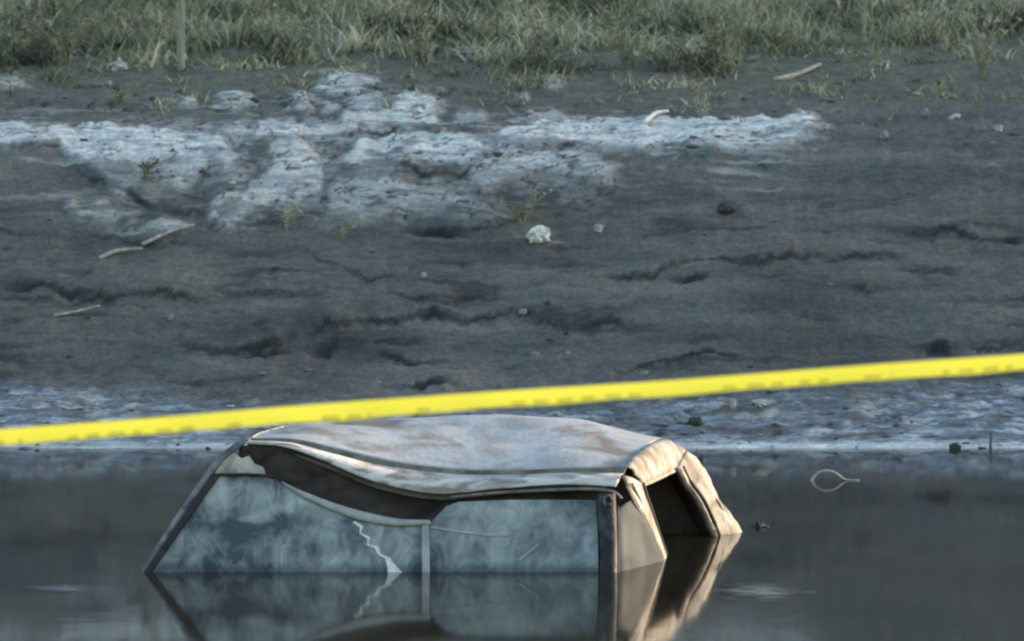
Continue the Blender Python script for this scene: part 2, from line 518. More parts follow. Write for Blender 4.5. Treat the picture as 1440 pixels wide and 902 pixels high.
rid = 1 - 2 * np.abs(perlin(X * 6, D * 9, 15)) + .5 * (1 - 2 * np.abs(perlin(X * 14, D * 17, 16)))
H = H + near * .010 * rid * sm(31.4, 32.4, D)

# long erosion cracks, each an undercut step: (points in layout coordinates, depth, half width)
CR = [([(265, 492), (330, 500), (390, 490), (450, 470), (520, 452), (600, 449), (660, 452), (720, 446), (770, 458), (850, 458), (915, 465)], .075, 5),
      ([(345, 497), (400, 503), (440, 498), (480, 484)], .09, 13),
      ([(0, 425), (80, 428), (140, 432), (200, 426), (250, 420), (290, 424)], .05, 4),
      ([(0, 410), (60, 415), (135, 420)], .06, 9),
      ([(855, 402), (920, 396), (960, 383), (1010, 372), (1080, 376), (1140, 380), (1200, 366), (1262, 364)], .06, 4),
      ([(945, 392), (985, 396), (1020, 402)], .05, 5),
      ([(1280, 330), (1330, 325), (1380, 342), (1440, 345)], .06, 7),
      ([(1190, 412), (1235, 414)], .05, 4), ([(1290, 380), (1305, 395)], .05, 7),
      ([(870, 520), (940, 506), (1000, 500), (1040, 506)], .05, 6),
      ([(1290, 488), (1345, 488)], .06, 9), ([(1370, 488), (1440, 486)], .06, 7),
      ([(560, 422), (600, 420), (690, 424)], .03, 4), ([(530, 500), (600, 510), (640, 508)], .04, 4),
      ([(430, 360), (520, 400), (560, 398)], .02, 3), ([(560, 545), (580, 552), (640, 548)], .05, 5),
      ([(110, 250), (210, 285), (300, 298), (330, 290)], .05, 6), ([(560, 240), (650, 252), (690, 240), (720, 222)], .05, 4),
      ([(470, 232), (480, 190), (560, 187), (630, 184)], .04, 3), ([(700, 215), (760, 208), (820, 214)], .04, 4),
      ([(0, 208), (60, 212), (110, 200)], .04, 4), ([(550, 320), (600, 328), (650, 330)], .05, 10),
      ([(130, 330), (200, 345), (260, 350)], .04, 7)]
for pts, dep, hw in CR:
    p = np.array(pts, float)
    cy = np.interp(PX, p[:, 0], p[:, 1]) + (8 * perlin(xs * 2.6, xs * 0 + 3.3 + hw, 21) + 5 * perlin(xs * 8, xs * 0 + hw, 22) + 3 * perlin(xs * 20, xs * 0 + hw, 23))[None, :]
    inx = sm(p[0, 0] - 30, p[0, 0] + 25, PX) * sm(p[-1, 0] + 30, p[-1, 0] - 25, PX)
    wvar = np.maximum(2.0, hw * (.15 + .7 * np.clip(.5 + 1.4 * perlin(xs * 3.5, xs * 0 + hw, 25), 0, 1)))[None, :]
    t = (PY - cy)
    brk = np.clip(.85 + .8 * perlin(xs * 3.1, xs * 0 + hw, 27), .45, 1)[None, :] * inx
    H = H + near * dep * .45 * sm(2.0, -2.0, t) * np.exp(np.minimum(t, 0) / 45) * brk
    H = H - near * dep * .25 * np.exp(-((t - 6) / 7) ** 2) * brk
    wet_shade = np.maximum(wet_shade, near * .97 * np.exp(-(np.abs(t - .35 * wvar) / wvar) ** 3) * brk)  # crack shadow and damp mud darkened together in the colour

# pale dried crust plates
PB = [(40, 188, 90, 17, 1.1), (110, 205, 70, 14, .7), (200, 192, 150, 13, 1.2), (235, 240, 95, 42, 1.0), (300, 205, 60, 20, 1.1), (330, 235, 20, 30, .8),
      (425, 228, 48, 36, 1.1), (400, 280, 60, 30, 1.0), (330, 305, 55, 28, .75), (350, 285, 60, 24, .7), (490, 118, 42, 22, 1.0), (520, 150, 35, 24, .9),
      (575, 160, 48, 32, 1.2), (600, 215, 100, 30, 1.2), (540, 262, 80, 40, .85), (620, 285, 100, 40, .8), (690, 300, 60, 30, .7), (330, 140, 30, 14, 1.0), (265, 140, 22, 10, .9),
      (420, 145, 40, 16, .8), (435, 185, 90, 10, 1.1), (740, 240, 90, 34, 1.0), (820, 262, 60, 36, .8), (740, 200, 80, 18, 1.1), (860, 195, 110, 20, 1.25), (800, 172, 90, 10, .9),
      (1000, 190, 110, 15, 1.2), (1085, 186, 68, 15, 1.25), (1070, 208, 70, 12, 1.0), (940, 225, 40, 14, .7), (780, 110, 30, 26, .55), (760, 90, 20, 14, .5),
      (20, 120, 26, 14, .6), (180, 310, 60, 22, .5), (220, 330, 60, 14, .6), (1380, 225, 60, 14, .35), (1330, 458, 30, 8, .5), (770, 340, 50, 18, .35), (480, 320, 60, 22, .45),
      (390, 462, 60, 9, .45), (440, 440, 16, 16, .4), (290, 565, 160, 12, .3), (60, 355, 50, 10, .35), (985, 100, 60, 10, .3)]
pale = np.zeros_like(X)
for cx, cy, rx, ry, wgt in PB:
    e = ((WX - cx) / rx) ** 2 + ((PY + .35 * (WY - PY) - cy) / ry) ** 2
    pale = np.maximum(pale, wgt * np.exp(-e * .75))
nz = fbm(X * 5.5, D * 6.5, 5, 31)
nz2 = fbm(X * 1.6, D * 3.2, 3, 35)
nzs = fbm(X * 1.6 + .5 * nz2, D * 7.0 + .4 * nz, 5, 37)                       # smeared along the slope
wash = np.exp(-(((PX - 480) / 430) ** 4 + ((WY - 250) / 85) ** 4)) * .42 + np.exp(-(((PX - 560) / 640) ** 4 + ((WY - 190) / 26) ** 4)) * .35
base = np.maximum(pale, wash)
plate = base + .45 * nzs + .50 * nz
crack = np.abs(fbm(X * 1.9 + .5 * nz2, D * 3.4 + .5 * nz2, 4, 41))            # open joints between plates
pm = sm(.34, .74, plate) * (1 - .7 * sm(.05, .0, crack))
pale_a = near * np.clip(pm * (.62 + .5 * pale + .5 * nzs) + .34 * wash * sm(-.3, .3, nz + nzs), 0, 1) * np.interp(PY, [0, 205, 255, 340], [1, 1, .66, .5]) * sm(86, 112, PY + 14 * nz)
# the larger crust plates, outlines in layout coordinates: (weight, lower-edge weight, outline)
PLATES = [(1.0, .8, [(-40, 178), (35, 181), (72, 193), (92, 204), (40, 210), (-40, 207)]),
          (1.0, .45, [(66, 186), (125, 182), (206, 185), (312, 197), (331, 218), (341, 246), (326, 258), (300, 232), (276, 258), (250, 277), (212, 258), (168, 280), (125, 240), (92, 217)]),
          (.80, .60, [(375, 214), (425, 203), (456, 232), (451, 276), (412, 290), (350, 302), (324, 328), (292, 314), (300, 290), (375, 252), (388, 238)]),
          (1.0, .8, [(481, 232), (506, 204), (562, 190), (625, 188), (675, 204), (691, 220), (662, 239), (600, 243), (538, 233), (488, 246)]),
          (1.0, .9, [(543, 178), (560, 140), (588, 131), (613, 156), (617, 184), (575, 187)]),
          (.85, .7, [(437, 128), (475, 106), (532, 116), (502, 136), (462, 137)]),
          (.60, .8, [(476, 180), (492, 146), (532, 137), (551, 163), (540, 184)]),
          (.75, .50, [(672, 240), (725, 211), (806, 220), (864, 250), (870, 277), (812, 258), (752, 252), (690, 271), (648, 264)]),
          (1.0, .85, [(690, 190), (760, 172), (900, 166), (1000, 177), (1152, 167), (1142, 188), (1110, 206), (1030, 216), (960, 204), (900, 216), (800, 211), (720, 205)]),
          (.50, .30, [(462, 258), (560, 262), (640, 276), (690, 300), (700, 326), (620, 318), (560, 312), (500, 326), (462, 316)]),
          (.9, .9, [(296, 186), (400, 183), (500, 186), (512, 194), (420, 198), (320, 196)]),
          (.75, .6, [(306, 133), (330, 128), (358, 134), (352, 156), (322, 158)]), (.7, .6, [(410, 143), (430, 136), (440, 150), (432, 166), (414, 158)]),
          (.7, .5, [(250, 138), (275, 136), (280, 150), (255, 150)]), (.6, .5, [(450, 150), (480, 152), (478, 166), (455, 166)]), (.75, .5, [(360, 178), (410, 176), (416, 186), (362, 188)]),
          (.45, .35, [(90, 290), (150, 286), (200, 300), (180, 318), (110, 316)]), (.5, .4, [(190, 322), (250, 316), (275, 326), (230, 338)]),
          (.5, .4, [(758, 96), (790, 92), (800, 112), (778, 138), (764, 126)]), (.45, .4, [(-10, 112), (26, 108), (34, 120), (10, 134), (-10, 132)]),
          (.55, .5, [(640, 158), (690, 162), (680, 176), (640, 176)]), (.5, .4, [(740, 160), (790, 158), (790, 170), (745, 172)])]
QX = PX + 13 * nz + 9 * fbm(X * 16, D * 20, 2, 33); QY = PY + 8 * fbm(X * 4.5, D * 5, 4, 34) + 4 * fbm(X * 15, D * 18, 2, 36)
pl_a = np.zeros_like(X)
sel = np.where((PY > 60) & (PY < 370) & (near > .1))
qx, qy = QX[sel], QY[sel]
acc = np.zeros(len(qx)); hgt = np.zeros(len(qx))
for w_top, w_low, poly in PLATES:
    p = np.array(poly, float)
    ins = np.zeros(len(qx), bool)
    for k in range(len(p)):
        x0, y0 = p[k - 1]; x1, y1 = p[k]
        if y0 == y1: continue
        c = ((y0 > qy) != (y1 > qy)) & (qx < (x1 - x0) * (qy - y0) / (y1 - y0) + x0)
        ins ^= c
    ylo, yhi = p[:, 1].min(), p[:, 1].max()
    acc = np.maximum(acc, ins * (w_top + (w_low - w_top) * sm(.3, .8, (qy - ylo) / (yhi - ylo))))
    hgt = np.maximum(hgt, ins * 1.0)
pl_a[sel] = acc
ph_ = np.zeros_like(X); ph_[sel] = hgt
for _ in range(3):                                              # crust thins out towards its edges
    for ax in (0, 1):
        pl_a = (np.roll(pl_a, 1, ax) + 2 * pl_a + np.roll(pl_a, -1, ax)) / 4
tex = np.clip(1.02 + .75 * nzs + .30 * nz, 0, 1.1)
pale_a = np.maximum(pale_a * .42, near * np.clip(pl_a * tex, 0, 1) * (1 - .5 * sm(.03, .0, crack)))
H = H + near * .018 * ph_
wet_shade = wet_shade * (1 - .75 * pl_a)
streak = sm(.10, .45, fbm(X * .8, D * 9.0, 4, 43)) * sm(330, 260, PY) * sm(130, 165, PY) * sm(1200, 1050, PX)
pale_a = np.maximum(pale_a, near * .32 * streak)
H = H + near * .008 * pale_a * nz
wet_shade = np.maximum(wet_shade, near * .75 * sm(.028, .006, crack) * sm(.25, .5, base))
wet_shade = np.maximum(wet_shade, near * .55 * sm(.16, .38, fbm(X * 2.6, D * 6.0, 5, 45)) * sm(.2, .5, base))
wet_shade = np.maximum(wet_shade, near * .62 * sm(.12, .42, fbm(X * 1.3, D * 6.5, 5, 47)) * sm(600, 540, PY) * sm(200, 330, PY))
wet_shade = np.maximum(wet_shade, near * .40 * sm(.05, .5, fbm(X * .55, D * 1.6, 4, 49)) * sm(600, 540, PY) * sm(180, 260, PY))

# shore strip: pale mottling, a paler rim and pebbly mud along the water's edge
sh_top = np.interp(PX, [0, 200, 350, 700, 950, 1150, 1300, 1440], [548, 562, 575, 575, 558, 560, 552, 545])
sh = sm(-22, 22, PY - sh_top) * sm(31.05, 31.25, D)
shn = fbm(X * 2.6, D * 6.0, 5, 51)
edge = np.exp(-((PY - 629 + 3 * nz2) / 6.0) ** 2)
left_w = np.interp(PX, [0, 330, 420, 900, 980, 1200, 1300, 1440], [.75, .75, .45, .45, .5, .5, .8, .85])
shore_a = near * np.clip(sh * (left_w + 1.3 * shn) + 1.0 * edge * np.interp(PX, [0, 350, 900, 1000, 1440], [.8, .8, .9, 1, 1]), 0, 1)
edge_pale = near * np.clip(np.exp(-((PY - 629 + 4 * nz2 + 3 * nz) / 4.0) ** 2) * np.interp(PX, [0, 350, 900, 1000, 1440], [.5, .6, .9, .95, 1.0]) * sm(-.45, .05, shn + .5 * nz), 0, 1)
pale_a = np.maximum(pale_a, near * .95 * edge * np.clip(np.interp(PX, [0, 350, 900, 1000, 1440], [.55, .55, .9, 1.1, 1.15]) + .5 * shn, 0, 1))
pale_a = np.maximum(pale_a, near * sh * .8 * sm(.12, .4, fbm(X * 3.2, D * 8.0, 4, 53)) * left_w)
H = H + near * sh * (1 - edge) * (.022 * fbm(X * 6, D * 7, 4, 55) + .018 * np.clip(perlin(X * 9, D * 14, 57), 0, 1))
wet_shade = np.maximum(wet_shade, near * sh * .8 * sm(.22, .5, fbm(X * 5.5, D * 12.0, 3, 59)) * (1 - edge))

# lumps and grit everywhere on the bank
lump = np.clip(fbm(X * 2.6, D * 2.6, 4, 61), -.3, 1)
H = H + near * sm(31.3, 32.5, D) * (.038 * lump + .016 * fbm(X * 11, D * 11, 3, 65))
# soil above the crust
soil = sm(185, 95, PY + 22 * nz2 + 10 * nz) * sm(30, 31, D)
soil = np.maximum(soil, near * .7 * sm(.45, .9, np.exp(-(((PX - 740) / 80) ** 2 + ((PY - 320) / 45) ** 2)) + .3 * nz))
soil = np.maximum(soil, near * .8 * np.exp(-(((PX - 200) / 75) ** 2 + ((PY - 318) / 26) ** 2)))
soil = np.maximum(soil, near * .45 * np.exp(-(((PX - 150) / 260) ** 2 + ((PY - 420) / 60) ** 2)) * np.clip(.7 + 1.2 * nz2, 0, 1))
for hx, hy, hr in ((43, 150, 9), (62, 152, 6), (155, 148, 7), (1022, 298, 12), (608, 196, 6), (862, 222, 8), (612, 212, 5), (720, 285, 26), (600, 322, 30), (285, 268, 24), (205, 240, 14), (250, 95, 22), (110, 345, 26)):
    g = np.exp(-(((PX - hx) / hr) ** 2 + ((PY - hy) / (hr * .7)) ** 2) * 1.2)
    wet_shade = np.maximum(wet_shade, near * .75 * g * np.clip(.7 + nz, 0, 1)); H = H - near * .035 * g

H = np.where(D > 92, np.interp(D, PD, PH), H)
verts = np.stack([X, D - DC, H], -1).reshape(-1, 3)
nr, nc = X.shape
ii = (np.arange(nr - 1)[:, None] * nc + np.arange(nc - 1)[None, :]).reshape(-1)
quads = np.stack([ii, ii + 1, ii + nc + 1, ii + nc], -1)


def fast_mesh(name, v, q):
    me = bpy.data.meshes.new(name)
    k = q.shape[1]
    me.vertices.add(len(v)); me.vertices.foreach_set('co', v.astype(np.float32).ravel())
    me.loops.add(q.size); me.loops.foreach_set('vertex_index', q.astype(np.int32).ravel())
    me.polygons.add(len(q)); me.polygons.foreach_set('loop_start', np.arange(0, q.size, k, dtype=np.int32))
    me.polygons.foreach_set('use_smooth', np.ones(len(q), bool))
    me.update(calc_edges=True)
    return me


def attr(me, name, a):
    at = me.attributes.new(name, 'FLOAT', 'POINT')
    at.data.foreach_set('value', np.ascontiguousarray(a, np.float32).ravel())


me = fast_mesh('ground', verts, quads)
for nm, a in (('pale', pale_a), ('wet_shade', np.clip(wet_shade, 0, .95)), ('soil', np.clip(soil, 0, 1)), ('shore', shore_a), ('edge_pale', edge_pale)):
    attr(me, nm, a)
me.materials.append(M['ground'])
ground = tag(link(bpy.data.objects.new('ground', me)), kind='structure')


def ground_z(x, d):
    i = np.clip(np.searchsorted(xs, x) - 1, 0, nc - 2); j = np.clip(np.searchsorted(ds, d) - 1, 0, nr - 2)
    tx = (x - xs[i]) / (xs[i + 1] - xs[i]); td = (d - ds[j]) / (ds[j + 1] - ds[j])
    return (H[j, i] * (1 - tx) + H[j, i + 1] * tx) * (1 - td) + (H[j + 1, i] * (1 - tx) + H[j + 1, i + 1] * tx) * td


def on_bank(px, py):
    """ground point, world coordinates, from layout coordinates"""
    x, d = bank_xd(px, py)
    return Vector((float(x), float(d) - DC, float(ground_z(x, d))))


# water
wm = mesh_obj('water', [(-600, -7.5, 0), (600, -7.5, 0), (600, 7.0, 0), (-600, 7.0, 0)], [(0, 1, 2, 3)], M['water'], smooth=False)
tag(wm, kind='structure')

# ------------------------------------------------------------------ the sunken car
car = empty('sunken_car', (-0.35, 0.9, 0.0), 'dented pale car sunk to its windows in dark water below the yellow tape', 'car')
CO = np.array(car.location)


def rel(o):
    o.location = -car.location
    return o


R0 = [(343, 623), (402, 628), (457, 648), (530, 678), (615, 694), (700, 687), (790, 681), (866, 684)]
R1 = [(350, 621), (408, 624), (468, 639), (545, 657), (640, 668), (720, 669), (800, 666), (876, 667)]
R2 = [(351, 619), (410, 621), (471, 635.5), (548, 653), (642, 664), (721, 665), (801, 662), (878, 663)]
R3 = [(353, 617), (413, 618), (476, 632), (552, 649.5), (645, 660.5), (722, 661.5), (802, 658.5), (881, 658)]
R4 = [(366, 610), (426, 606), (495, 614), (570, 625), (655, 633), (730, 634), (806, 634), (892, 642)]
R5 = [(384, 605), (440, 600), (505, 601), (580, 605), (660, 610), (740, 610), (815, 612), (913, 627)]
R6 = [(398, 601), (450, 595), (515, 593), (590, 589), (670, 587), (750, 588), (826, 595), (933, 619)]
R7 = [(405, 602), (455, 597), (520, 594), (600, 590), (680, 588), (760, 590), (836, 598), (949, 625)]
R8 = [(400, 622), (455, 616), (520, 612), (600, 612), (680, 610), (760, 612), (842, 618), (960, 640)]
RY = [.165, .29, .325, .315, .60, 1.0, 1.35, 1.58, 1.66]
front_y = [.10, .08, .05, .02, 0, 0, 0, 0]                       # the front of the roof sits a little further back
rows = []
for R, Y in zip([R0, R1, R2, R3, R4, R5, R6, R7, R8], RY):
    rows.append(catmull([W(p[0], p[1], Y + fy) for p, fy in zip(R, front_y)], 90))
rows[2][:, 2] -= .012                                             # floor of the drip channel
rail = [rows[0], rows[0] * .5 + rows[1] * .5 + np.array((0, -.012, .004)), rows[1]]
top_ctrl = rows[3:]
top = []
tt = np.linspace(0, len(top_ctrl) - 1, 36)
st = np.stack(top_ctrl)
for t in tt:
    i = min(int(t), len(top_ctrl) - 2); f = t - i
    p0 = st[max(i - 1, 0)]; p1 = st[i]; p2 = st[i + 1]; p3 = st[min(i + 2, len(st) - 1)]
    top.append(.5 * (2 * p1 + (p2 - p0) * f + (2 * p0 - 5 * p1 + 4 * p2 - p3) * f * f + (3 * p1 - p0 - 3 * p2 + p3) * f ** 3))
for k, r in enumerate(top):                                       # crumpled sheet metal
    a = math.sin(math.pi * k / (len(top) - 1))
    r[:, 2] += a * .014 * fbm(r[:, 0] * 2.2, r[:, 1] * 3 + 2, 2, 71) + a * .004 * perlin(r[:, 0] * 7, r[:, 1] * 4, 73)
roof = rel(grid_obj('roof', top, M['roof'], car, .006))
rel(grid_obj('side_rail', rail, M['rail'], car, .010))
rel(grid_obj('drip_channel', [rows[1], rows[2], rows[3]], M['groove'], car, .006))
# cabin lining under the roof
lin = [r + np.array((0, .03 if k == 0 else 0, -.035)) for k, r in enumerate([q[3:-4] for q in (rows[0], rows[3], rows[4], rows[5], rows[6], rows[7], rows[8])])]
rel(grid_obj('headliner', lin, M['lining'], car, .01))
# windscreen header above the front edge
rel(tube('roof_front_edge', [r[0] for r in rows[3:]], .008, M['paint'], car, n=20))

# rear end: header, both pillars, all warm in the sun
op_top = [W(903, 681, .42), W(918, 675, .70), W(935, 667, .98), W(949, 660, 1.25)]
hd_out = [r[-1] + np.array((-.004, 0, .004)) for r in rows[3:8]]
hd_mid = [W(892, 668, .36), W(911, 657, .66), W(936, 645, 1.05), W(956.5, 647, 1.42)]
hd_out.append(W(964, 634, 1.58)); A = catmull(hd_out, 24); Bm = catmull(hd_mid, 24); Cc = catmull(op_top, 24); tpr = np.clip(np.linspace(1, 0, 24) * 3, 0, 1)[:, None]
rel(grid_obj('rear_header', [A, A * .75 + Bm * .25 + tpr * np.array((.010, 0, .008)), A * .5 + Bm * .5 + tpr * np.array((.013, -.002, .008)), A * .25 + Bm * .75 + tpr * np.array((.010, -.002, .004)), Bm, Bm * .5 + Cc * .5 + tpr * np.array((.008, 0, 0)), Cc], M['paint'], car, .012))
np_l = [W(874, 668, .22), W(884, 690, .25), W(896, 712, .29), W(915, 747, .40), W(932, 786, .50), W(950, 832, .60)]
np_r = [W(903, 681, .42), W(908, 700, .46), W(914, 716, .50), W(925, 750, .62), W(935, 779, .80), W(948, 820, .98)]
crumple = lambda r: r + (.016 * perlin(r[:, 2] * 9 + r[:, 0] * 4, r[:, 1] * 5, 77) + .009 * perlin(r[:, 2] * 22, r[:, 1] * 14, 78))[:, None] * np.array((.8, -.5, .3))
rel(strip('rear_pillar', np_l, np_r, M['paint'], car, 26, 5, .014, .012))
op_r = [W(949, 660, 1.25), W(960, 682, 1.38), W(977, 706, 1.46), W(991, 735, 1.52), W(1000, 757, 1.60), W(1009, 785, 1.70)]
fp_o = [W(964, 634, 1.58), W(984, 655, 1.63), W(1004, 689, 1.68), W(1024, 721, 1.72), W(1040, 747, 1.76), W(1058, 785, 1.84)]
A = catmull(op_r, 26); B = catmull(fp_o, 26)
prow = []
for k in range(9):
    t = k / 8
    prow.append((crumple(A) if 0 < k else A) * (1 - t) + (crumple(B) if k else B) * t + np.array((.030, -.010, .012)) * math.sin(math.pi * t) * (1 if k != 3 else .35) * np.clip(np.linspace(0, 4, 26), 0, 1)[:, None])
rel(grid_obj('rear_pillar', prow, M['paint'], car, .014))
# rubber seal and inner flange round the missing rear window
rel(tube('window_seal', [p + np.array((.006, -.012, .004)) for p in (np_r[4], np_r[3], np_r[2], np_r[1], np_r[0])], .009, M['rubber'], car, n=22))
rel(tube('window_seal', [p + np.array((.046, -.030, .016)) for p in op_r], [.006] * 5 + [.011] * 12 + [.007] * 9, M['rubber'], car, n=26))
fl_a = [p + np.array((.016, -.022, .008)) for p in op_r]
rel(tube('window_flange', fl_a, [.010 + .006 * abs(math.sin(i * 1.3)) for i in range(26)], M['paint'], car, n=26))
rel(tube('window_flange', [p + np.array((-.004, -.012, -.006)) for p in op_top], .011, M['paint'], car, n=16))
rel(tube('pillar_crease', [W(1003, 697, 1.60), W(1012, 709, 1.61), W(1016, 722, 1.63), W(1014, 733, 1.62)], [.004, .009, .010, .004], M['groove'], car, n=4))
rel(tube('pillar_crease', [W(881, 684, .19), W(890, 703, .23), W(903, 727, .31), W(915, 750, .38)], .006, M['groove'], car, n=14))
rel(tube('pillar_crease', [W(889, 680, .26), W(899, 700, .32), W(908, 722, .38)], .006, M['groove'], car, n=10))
# quarter panel between the dark post and the rear pillar
q_l = [W(866, 718, .14), W(867, 745, .10), W(868, 775, .055), W(868, 803, .02), W(868, 845, -.05)]
q_r = [W(889, 703, .26), W(903, 725, .32), W(917, 752, .40), W(932, 787, .49), W(950, 834, .60)]
rel(strip('quarter_panel', q_l, q_r, M['quarter'], car, 18, 6, .012, .018))

# front pillar: outer paint edge, black seal
ap = [S(206, 803), S(250, 737), S(302, 663), S(333, 633), S(352, 618)]
ap_o = [W(203, 799, .06), W(246, 730, .12), W(297, 657, .24), W(328, 627, .28), W(350, 616, .32)]
dn = (ap[0] - ap[1]) * .5
rel(strip('front_pillar', [ap[0] + dn] + ap, [ap_o[0] + dn] + ap_o, M['edge'], car, 20, 3, .016, .004))
rel(tube('window_seal', [S(208, 803, .012) + dn, S(209, 803, .012), S(254, 738, .012), S(304, 668, .012)], .019, M['rubber'], car, n=16))
rel(prism('door_corner', [S(300, 668, .004), S(316, 646, .004), S(328, 636, .004), S(340, 645, .004), S(350, 641, .004), S(358, 652, .004), S(370, 657, .004), S(374, 668, .004)], .012, M['paint'], car))
rel(tube('window_seal', [S(302, 668, .014), S(340, 667, .014), S(376, 669, .014), S(386, 672, .012)], .007, M['rubber'], car, n=10))

# side panes
UW = 870
front_pane = rel(prism('front_side_window', [S(209, 803), S(303, 669), S(340, 668), S(378, 670), S(412, 688), S(455, 708), S(500, 724), S(555, 735), S(598, 738), S(598, UW), S(165, UW)], .005, M['glass'], car))
rear_pane = rel(prism('rear_side_window', [S(603, 738), S(618, 722), S(628, 712), S(645, 706), S(720, 703), S(800, 703), S(838, 704), S(841, 760), S(842, UW), S(603, UW)], .005, M['glass2'], car))
hl_u = [W(p[0], p[1] - 6, .27 + k * 0) for k, p in enumerate([(336, 634), (402, 630), (457, 650), (530, 680), (612, 696), (700, 690), (850, 686)])]
hl_l = [S(338, 668, -.05), S(400, 688, -.05), S(455, 716, -.05), S(525, 742, -.05), S(600, 750, -.05), S(700, 722, -.05), S(848, 718, -.05)]
rel(strip('gap_sheet', hl_u, hl_l, M['gap_tone'], car, 40, 6, .006, -.02))  # brown sheet added behind the gap to stand for the dim cabin
# pale folded strip hanging under the crushed door top
st_u = [S(396, 678, .012), S(425, 691, .012), S(470, 708, .012), S(515, 721, .012), S(560, 730, .012), S(604, 732, .012)]
st_l = [S(398, 680, .012), S(424, 698, .012), S(470, 719, .012), S(515, 734, .012), S(560, 740, .012), S(606, 738, .012)]
rel(strip('door_top_trim', st_u, st_l, M['pale'], car, 26, 3, .006, .006))
rel(prism('window_divider', [S(594, 736, .014), S(603, 736, .014), S(604, 770, .014), S(605, UW, .014), S(595, UW, .014), S(593, 775, .014)], .016, M['pale'], car))


def ragged(pts, w0, seedk):
    out_a, out_b = [], []
    rr = random.Random(seedk)
    for i, p in enumerate(pts):
        w = w0[i] if isinstance(w0, (list, tuple)) else w0
        out_a.append(S(p[0] - w * (.6 + .8 * rr.random()), p[1] + 1, .006)); out_b.append(S(p[0] + w * (.6 + .8 * rr.random()), p[1] - 1, .006))
    return out_a + out_b[::-1]


cr1 = rel(prism('crack', ragged([(497, 734), (508, 741), (507, 750), (518, 757), (517, 766), (530, 770), (534, 780), (548, 786), (549, 793)], [2, 2.2, 1.4, 2.2, 1.5, 2.2, 1.6, 2.5, 3], 3), .004, M['white'], front_pane))
cr1.location = (0, 0, 0)
sh1 = rel(prism('broken_edge', [S(541, 783, .007), S(551, 789, .007), S(558, 797, .007), S(569, 808, .007), S(556, 822, .007), S(545, 812, .007), S(545, 798, .007)], .004, M['white'], front_pane))
sh1.location = (0, 0, 0)
sc1 = prism('pale_line', ragged([(606, 742), (640, 746), (680, 752), (710, 754), (730, 751)], [0.5] * 5, 5)[:0] or
            [S(606, 740, .006), S(640, 745, .006), S(680, 750, .006), S(715, 752, .006), S(715, 755, .006), S(680, 753.5, .006), S(640, 748.5, .006), S(606, 743, .006)], .003, M['pale'], rear_pane)  # thin pale line across the rear pane
sc2 = prism('pale_line', [S(728, 787, .006), S(757, 764, .006), S(759, 766, .006), S(731, 789, .006)], .003, M['pale'], rear_pane)

# dark post at the rear of the side windows, with its torn-off bracket
pl = [S(843, 697, .02), S(842, 730, .02), S(845, 770, .02), S(845, 805, .02), S(846, UW, .02)]
pr = [S(863, 693, .02), S(865, 730, .02), S(866, 770, .02), S(866, 805, .02), S(867, UW, .02)]
rel(strip('door_post', pl, pr, M['post'], car, 24, 4, .03, .012))
ring = [S(855, 704, .05) + np.array((.020 * math.cos(a), 0, .024 * math.sin(a))) for a in np.linspace(0, 5.6, 14)]
rel(tube('bracket', ring, .008, M['quarter'], car))
rel(tube('post_edge', [S(868, 712, .01), S(869, 750, .01), S(869, 800, .01), S(869, UW, .01)], .008, M['rubber'], car, n=10))
# upper frame of the rear door bending up to the roof corner
rel(tube('door_top_frame', [S(634, 700, .0), S(690, 694, .0), S(760, 690, .0), S(830, 688, .01), S(862, 692, .012), S(874, 702, .0)], .009, M['groove'], car, n=24))

# windscreen, far side, cabin
fx0, fx1 = np.array((-1.50, 1.72, -.15)), W(402, 612, 1.62)
rel(grid_obj('windscreen', [catmull([S(206, UW) + np.array((.02, .03, 0)), W(350, 624, .36)], 6), catmull([fx0, fx1], 6)], M['mudglass'], car, .006))
far_top = rows[8][::6]
far_bot = np.stack([np.linspace(-1.62, 1.10, len(far_top)), np.full(len(far_top), 1.80), np.full(len(far_top), -.18)], -1)
rel(grid_obj('far_side', [far_top, far_top * .5 + far_bot * .5 + np.array((0, .04, 0)), far_bot], M['paint'], car, .012))
nfar = len(far_top)
for a, b in ((1, 6), (7, 12)):
    qa = [far_top[i] * .88 + far_bot[i] * .12 + np.array((0, .03, 0)) for i in range(a, b)]
    qb = [far_top[i] * .15 + far_bot[i] * .85 + np.array((0, .035, 0)) for i in range(a, b)]
    rel(grid_obj('far_side_window', [qa, qb], M['mudglass'], car, .01))
rel(grid_obj('cabin_lining', [r + np.array((0, -.06, 0)) for r in (far_top, far_bot)], M['lining'], car, .01))

# inner face of the far rear corner, closing the cabin behind the missing window
qa = catmull([far_top[-1] + np.array((-.02, -.05, -.01)), far_top[-1] * .5 + far_bot[-1] * .5 + np.array((-.02, -.03, 0)), far_bot[-1] + np.array((-.02, -.05, -.05))], 14)
qb = catmull([p + np.array((.012, .012, 0)) for p in op_r] + [op_r[-1] + np.array((.03, .03, -.10))], 14)
rel(grid_obj('corner_lining', [qa, qa * .5 + qb * .5 + np.array((.02, .05, 0)), qb], M['lining'], car, .008))
qc = catmull([fp_o[0] + np.array((-.02, .03, -.01)), fp_o[2] + np.array((-.02, .03, 0)), fp_o[5] + np.array((-.02, .03, 0))], 14)
qd = catmull([far_top[-1], far_top[-1] * .5 + far_bot[-1] * .5 + np.array((0, .04, 0)), far_bot[-1]], 14)
rel(grid_obj('far_quarter_panel', [qc, qd], M['paint'], car, .010))


